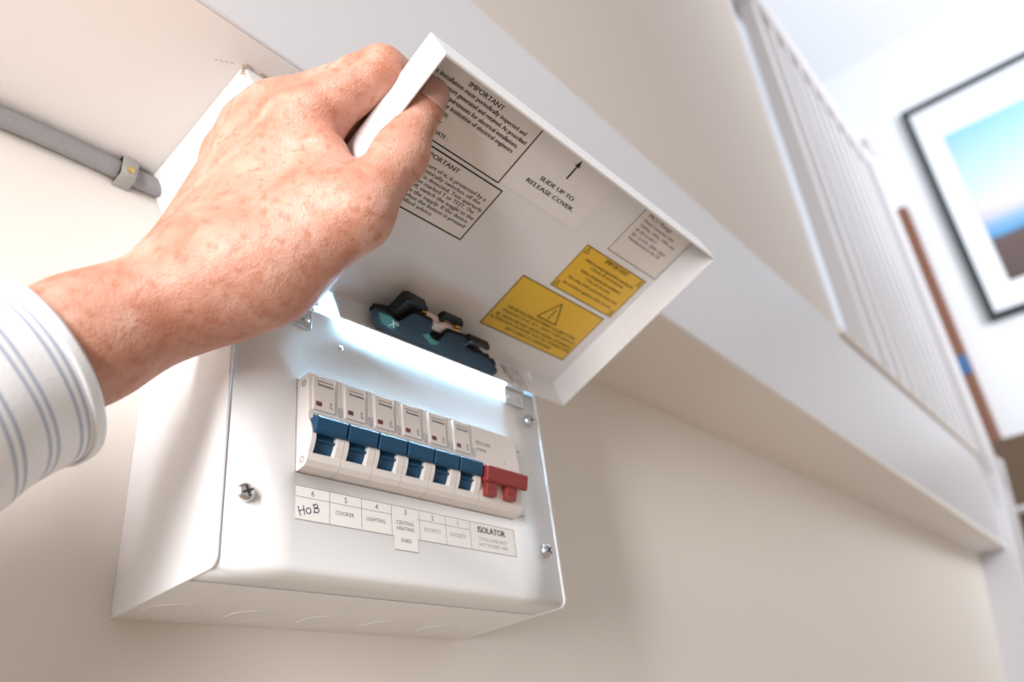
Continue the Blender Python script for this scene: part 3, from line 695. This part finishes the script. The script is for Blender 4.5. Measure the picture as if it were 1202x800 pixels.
# extra palm mass
F_.cone(WR + fw * .02 - dors * .004, (MC[1] + MC[2]) / 2 - dors * .010, .0180, .0165, .012)
F_.cone(WR + side_ * .018 + fw * .01, MC[3] - dors * .008, .0160, .0130, .012)
# thumb: thenar mass, metacarpal, phalanges
F_.cone(WR - side_ * .012 + fw * .006, TC, .0200, .0205, .014)
F_.cone(TC, TM_, .0205, .0150, .014)
F_.cone((TC + WR) / 2, (TM_ + MC[0]) / 2 + fw * -.02, .018, .0145, .016)
F_.cone(TM_, TI, .0134, .0110, .007)
F_.cone(TI, TI * .999 + TM_ * .001, .0114, .0114, .006)
F_.cone(TI, TT, .0106, .0088, .005)
F_.cone(TT, TT + (TT - TI) * .10, .0086, .0080, .004)
# web between thumb and index
F_.cone(ray3(398, 238, .326), MC[0] * .6 + TM_ * .4, .0115, .0115, .010)
# fingers curling over the back of the lid
IP = [ray3(447, 84, .3515), lidpt(-.006, .104, .0375), lidpt(-.004, .085, .0375), lidpt(-.004, .066, .036)]
DP = [lidpt(.024, .118, .0335), lidpt(.024, .100, .0335), lidpt(.023, .082, .0330), lidpt(.020, .064, .0325)]
TP = [lidpt(.045, .116, .0318), lidpt(.046, .099, .0318), lidpt(.044, .081, .0316), lidpt(.037, .063, .0312)]
fr = [(.0142, .0112, .0095, .0084), (.0138, .0110, .0095, .0084), (.0130, .0105, .0090, .0080), (.0118, .0095, .0082, .0074)]
for i in range(4):
    a, b_, c_, d_ = fr[i]
    F_.cone(MC[i], IP[i], a, b_, .006)
    F_.cone(IP[i], IP[i] + (IP[i] - MC[i]) * .01, b_ * 1.03, b_, .003)
    F_.cone(IP[i], DP[i], b_ * .96, c_, .003); F_.cone(DP[i], TP[i], c_, d_, .003)
# soft tendon ridges and veins on the back of the hand
for i, kk in ((0, .0021), (1, .0023), (2, .0020)):
    a = WR + side_ * (-.004 + .006 * i) + fw * .03 + dors * .0135; b_ = MC[i] - fw * .012 + dors * (.0105)
    F_.cone(a, b_, kk, kk * 1.1, .005)
# creases: root of the thumb web, wrist folds
def crease(pts, r, k, off=0.0):
    pts = [np.array(p) for p in pts]
    for a, b_ in zip(pts, pts[1:]): F_.cone(a, b_, r, r, k, sub=True)
V_, Q_ = F_.mesh()
# push narrow creases into the skin along lines seen on it
def dent(V, pix, width, depth, far=.05):
    d = (V - CC) @ CR.T; uv = np.stack([601 + FPX * d[:, 0] / d[:, 2], 400 + FPX * d[:, 1] / d[:, 2]], 1)
    best = np.full(len(V), 1e9)
    for a, b_ in zip(pix, pix[1:]):
        a = np.array(a, float); b_ = np.array(b_, float); e = b_ - a; t = np.clip(((uv - a) @ e) / (e @ e), 0, 1)
        best = np.minimum(best, np.linalg.norm(uv - a - t[:, None] * e, axis=1))
    near = d[:, 2] < far
    return np.where(near, depth * np.exp(-(best / width) ** 2), 0)
me = bpy.data.meshes.new('hand_and_forearm'); me.from_pydata(V_.tolist(), [], Q_.tolist()); me.update()
bmh = bmesh.new(); bmh.from_mesh(me)
for _ in range(2): bmesh.ops.smooth_vert(bmh, verts=bmh.verts[:], factor=0.5, use_axis_x=True, use_axis_y=True, use_axis_z=True)
bmh.normal_update()
Vn = np.array([v.normal[:] for v in bmh.verts]); Vv = np.array([v.co[:] for v in bmh.verts])
facing = ((CC - Vv) * Vn).sum(1) > 0
dp = np.zeros(len(Vv))
for pix, wpx, dep in [([(413, 188), (410, 206), (402, 216), (392, 228)], 3.0, .0016), ([(428, 172), (418, 196), (408, 212)], 3.5, .0016), ([(396, 236), (404, 226), (414, 222)], 2.5, .0008),
                      ([(262, 268), (282, 288), (302, 308), (312, 318)], 2.6, .0009), ([(236, 280), (262, 300), (300, 336)], 3.0, .0006),
                      ([(222, 300), (250, 322), (268, 352)], 3.0, .0006), ([(205, 320), (228, 345), (240, 372)], 3.2, .0006),
                      ([(414, 262), (432, 238), (436, 228)], 2.4, .0006), ([(420, 268), (442, 246)], 2.4, .0005), ([(428, 275), (450, 255)], 2.4, .0005),
                      ([(455, 190), (480, 198), (494, 194)], 2.0, .0005), ([(458, 183), (482, 190), (496, 186)], 2.0, .0005), ([(463, 176), (484, 183), (499, 178)], 2.0, .0005), ([(430, 92), (442, 100)], 2, .0004), ([(340, 104), (334, 126), (340, 150), (352, 176)], 6.0, .0014), ([(304, 112), (300, 134), (306, 160)], 6.0, .0012), ([(276, 140), (280, 160)], 5.0, .0008)]:
    dp += dent(Vv, pix, wpx, dep)* 1.0
Vv2 = Vv - Vn * (dp * facing)[:, None]
for v, c_ in zip(bmh.verts, Vv2): v.co = c_
bmh.to_mesh(me); bmh.free()
me.polygons.foreach_set('use_smooth', [True] * len(me.polygons))

def skin_material():
    m = bpy.data.materials.new('skin'); m.use_nodes = True; nt = m.node_tree; b = nt.nodes['Principled BSDF']; N = nt.nodes.new; L = nt.links.new
    tc = N('ShaderNodeTexCoord')
    def noise(sc_, det, dist=0.0):
        n = N('ShaderNodeTexNoise'); n.inputs['Scale'].default_value = sc_; n.inputs['Detail'].default_value = det; n.inputs['Distortion'].default_value = dist
        L(tc.outputs['Object'], n.inputs['Vector']); return n
    def ramp(src, stops):
        r = N('ShaderNodeValToRGB'); L(src, r.inputs['Fac'])
        e = r.color_ramp.elements; e[0].position, e[0].color = stops[0]; e[1].position, e[1].color = stops[-1]
        for p, c_ in stops[1:-1]:
            q = e.new(p); q.color = c_
        return r
    n1 = noise(55, 3, .4); r1 = ramp(n1.outputs['Fac'], [(0.30, (0.46, 0.20, 0.135, 1)), (0.50, (0.545, 0.275, 0.20, 1)), (0.70, (0.62, 0.37, 0.295, 1))])
    n2 = noise(210, 2, .3); r2 = ramp(n2.outputs['Fac'], [(0.545, (0, 0, 0, 1)), (0.68, (1, 1, 1, 1))])
    n3 = noise(420, 2); r3 = ramp(n3.outputs['Fac'], [(0.62, (0, 0, 0, 1)), (0.74, (1, 1, 1, 1))])
    mx = N('ShaderNodeMix'); mx.data_type = 'RGBA'; L(r2.outputs['Color'], mx.inputs[0]); L(r1.outputs['Color'], mx.inputs[6]); mx.inputs[7].default_value = (0.42, 0.145, 0.075, 1)
    s1 = N('ShaderNodeMath'); s1.operation = 'MULTIPLY'; s1.inputs[1].default_value = 0.55; L(r2.outputs['Color'], s1.inputs[0]); L(s1.outputs[0], mx.inputs[0])
    mx2 = N('ShaderNodeMix'); mx2.data_type = 'RGBA'; L(mx.outputs[2], mx2.inputs[6]); mx2.inputs[7].default_value = (0.38, 0.13, 0.075, 1)
    s2 = N('ShaderNodeMath'); s2.operation = 'MULTIPLY'; s2.inputs[1].default_value = 0.35; L(r3.outputs['Color'], s2.inputs[0]); L(s2.outputs[0], mx2.inputs[0])
    L(mx2.outputs[2], b.inputs['Base Color'])
    b.inputs['Roughness'].default_value = 0.47; b.inputs['Specular IOR Level'].default_value = 0.35
    b.inputs['Subsurface Weight'].default_value = 0.12; b.inputs['Subsurface Radius'].default_value = (0.006, 0.002, 0.001); b.inputs['Subsurface Scale'].default_value = 0.5
    v = N('ShaderNodeTexVoronoi'); v.feature = 'DISTANCE_TO_EDGE'; v.inputs['Scale'].default_value = 620; L(tc.outputs['Object'], v.inputs['Vector'])
    n4 = noise(130, 5, 1.2); ad = N('ShaderNodeMath'); ad.operation = 'MULTIPLY_ADD'; ad.inputs[1].default_value = 0.55; L(v.outputs['Distance'], ad.inputs[0]); L(n4.outputs['Fac'], ad.inputs[2])
    bp = N('ShaderNodeBump'); bp.inputs['Strength'].default_value = 0.38; bp.inputs['Distance'].default_value = 0.0016
    L(ad.outputs[0], bp.inputs['Height']); L(bp.outputs['Normal'], b.inputs['Normal'])
    return m
person = thing('person', 'left hand and forearm in a striped shirt sleeve lifting the fuse box lid', 'person', tuple(CF.tolist()))
PM = Matrix.Translation(-person.location)
me.materials.append(skin_material())
hand = bpy.data.objects.new('hand_and_forearm', me); COL.objects.link(hand); hand.parent = person; hand.matrix_local = PM
# thumbnail: a curved plate on the back of the thumb tip
ta = TT - TI; ta /= np.linalg.norm(ta); tb = (CC - TT); tb -= ta * (tb @ ta); tb /= np.linalg.norm(tb)
tn = tb * .88 + CR[0] * .42; tn -= ta * (tn @ ta); tn /= np.linalg.norm(tn); ts = np.cross(ta, tn)
bm = bmesh.new(); R_ = 0.0096; G_ = []
for i in range(9):
    s_ = -1 + 2 * i / 8; row = []
    for j in range(9):
        t_ = j / 8; a = s_ * .80; ln = -.0035 + t_ * .0125 - .0016 * (s_ * s_) * (1 if t_ > .5 else -1) * abs(t_ - .5) * 2
        rad = R_ + .0005 - .0012 * t_
        row.append(bm.verts.new(Vector(TT + ta * ln + (tn * math.cos(a) + ts * math.sin(a)) * rad)))
    G_.append(row)
for i in range(8):
    for j in range(8): bm.faces.new((G_[i][j], G_[i + 1][j], G_[i + 1][j + 1], G_[i][j + 1]))
bmesh.ops.recalc_face_normals(bm, faces=bm.faces[:])
nail = obj('thumbnail', bm, mat('nail', (0.52, 0.30, 0.25), 0.3, coat=0.3), hand, smooth=True); nail.matrix_local = Matrix.Identity(4)
sd = nail.modifiers.new('thickness', 'SOLIDIFY'); sd.thickness = 0.0006; sd.offset = 0

# ---------------------------------------------------------------- shirt sleeve
def sleeve_material():
    m = bpy.data.materials.new('striped_cotton'); m.use_nodes = True; nt = m.node_tree; b = nt.nodes['Principled BSDF']; N = nt.nodes.new; L = nt.links.new
    uv = N('ShaderNodeUVMap'); uv.uv_map = 'UVMap'; sp = N('ShaderNodeSeparateXYZ'); L(uv.outputs[0], sp.inputs[0])
    def stripe(off, period, half):
        a = N('ShaderNodeMath'); a.operation = 'ADD'; a.inputs[1].default_value = off; L(sp.outputs['Y'], a.inputs[0])
        p = N('ShaderNodeMath'); p.operation = 'PINGPONG'; p.inputs[1].default_value = period / 2; L(a.outputs[0], p.inputs[0])
        r = N('ShaderNodeMapRange'); r.inputs[1].default_value = half; r.inputs[2].default_value = half * 1.7; r.inputs[3].default_value = 1; r.inputs[4].default_value = 0; L(p.outputs[0], r.inputs[0]); return r
    A = stripe(-0.0062, 0.0125, 0.00052); B = stripe(-0.0094, 0.0125, 0.00052)
    ad = N('ShaderNodeMath'); ad.operation = 'MAXIMUM'; L(A.outputs[0], ad.inputs[0]); L(B.outputs[0], ad.inputs[1])
    tc = N('ShaderNodeTexCoord'); nz = N('ShaderNodeTexNoise'); nz.inputs['Scale'].default_value = 900; L(tc.outputs['Object'], nz.inputs['Vector'])
    mu = N('ShaderNodeMath'); mu.operation = 'MULTIPLY'; mu.inputs[1].default_value = 0.9; L(ad.outputs[0], mu.inputs[0])
    mx = N('ShaderNodeMix'); mx.data_type = 'RGBA'; L(mu.outputs[0], mx.inputs[0]); mx.inputs[6].default_value = (0.80, 0.81, 0.84, 1); mx.inputs[7].default_value = (0.36, 0.41, 0.53, 1)
    L(mx.outputs[2], b.inputs['Base Color']); b.inputs['Roughness'].default_value = 0.85
    b.inputs['Sheen Weight'].default_value = 0.2
    bp = N('ShaderNodeBump'); bp.inputs['Strength'].default_value = 0.25; bp.inputs['Distance'].default_value = 0.0006; L(nz.outputs['Fac'], bp.inputs['Height']); L(bp.outputs['Normal'], b.inputs['Normal'])
    return m
m_sleeve = sleeve_material()
S0_ = ray3(33, 434, .294); S1_ = ray3(-207, 524, .240)
def sleeve_mesh(v0, v1, grow, nv, wr):
    """tube from the cuff edge (v0, metres) up the arm to v1"""
    ax = (S1_ - S0_); LN = np.linalg.norm(ax); ax = ax / LN
    up = (CR[1] * -1); up = up - ax * (up @ ax); up /= np.linalg.norm(up); sd_ = np.cross(ax, up)
    bm = bmesh.new(); uvl = bm.loops.layers.uv.new('UVMap'); nu = 72; rows = []
    for j in range(nv):
        v = v0 + (v1 - v0) * j / (nv - 1); row = []
        for i in range(nu):
            a = 2 * math.pi * i / nu
            ru = .0395 + .06 * v + grow; rs = .0390 + .05 * v + grow
            wob = wr * (math.sin(3 * a + v * 70) * .0010 + math.sin(5 * a - v * 120 + 1) * .0007 + math.sin(2 * a + v * 160) * .0006) * min(1, .3 + v * 25)
            tilt = .0035 * math.cos(a) * 1.0
            p = S0_ + ax * (v + tilt) + up * math.cos(a) * (ru + wob) + sd_ * math.sin(a) * (rs + wob)
            row.append((bm.verts.new(Vector(p)), a / (2 * math.pi), v))
        rows.append(row)
    for A, B in zip(rows, rows[1:]):
        for i in range(nu):
            q = [A[i], A[(i + 1) % nu], B[(i + 1) % nu], B[i]]
            f = bm.faces.new([k[0] for k in q])
            for lp, k in zip(f.loops, q): lp[uvl].uv = (k[1], k[2])
    bmesh.ops.recalc_face_normals(bm, faces=bm.faces[:])
    return bm
sl = obj('shirt_sleeve', sleeve_mesh(0.0, 0.16, 0, 50, 1.0), m_sleeve, person, PM, smooth=True)
sd = sl.modifiers.new('thickness', 'SOLIDIFY'); sd.thickness = 0.0022; sd.offset = -1
sl['label'] = 'white shirt cuff with pale blue-grey stripes'
bm = bmesh.new()
hem = obj('cuff_hem', sleeve_mesh(-0.0004, 0.0042, 0.0007, 5, 0.3), m_sleeve, sl, Matrix.Identity(4), smooth=True)
sd = hem.modifiers.new('thickness', 'SOLIDIFY'); sd.thickness = 0.0012; sd.offset = 0
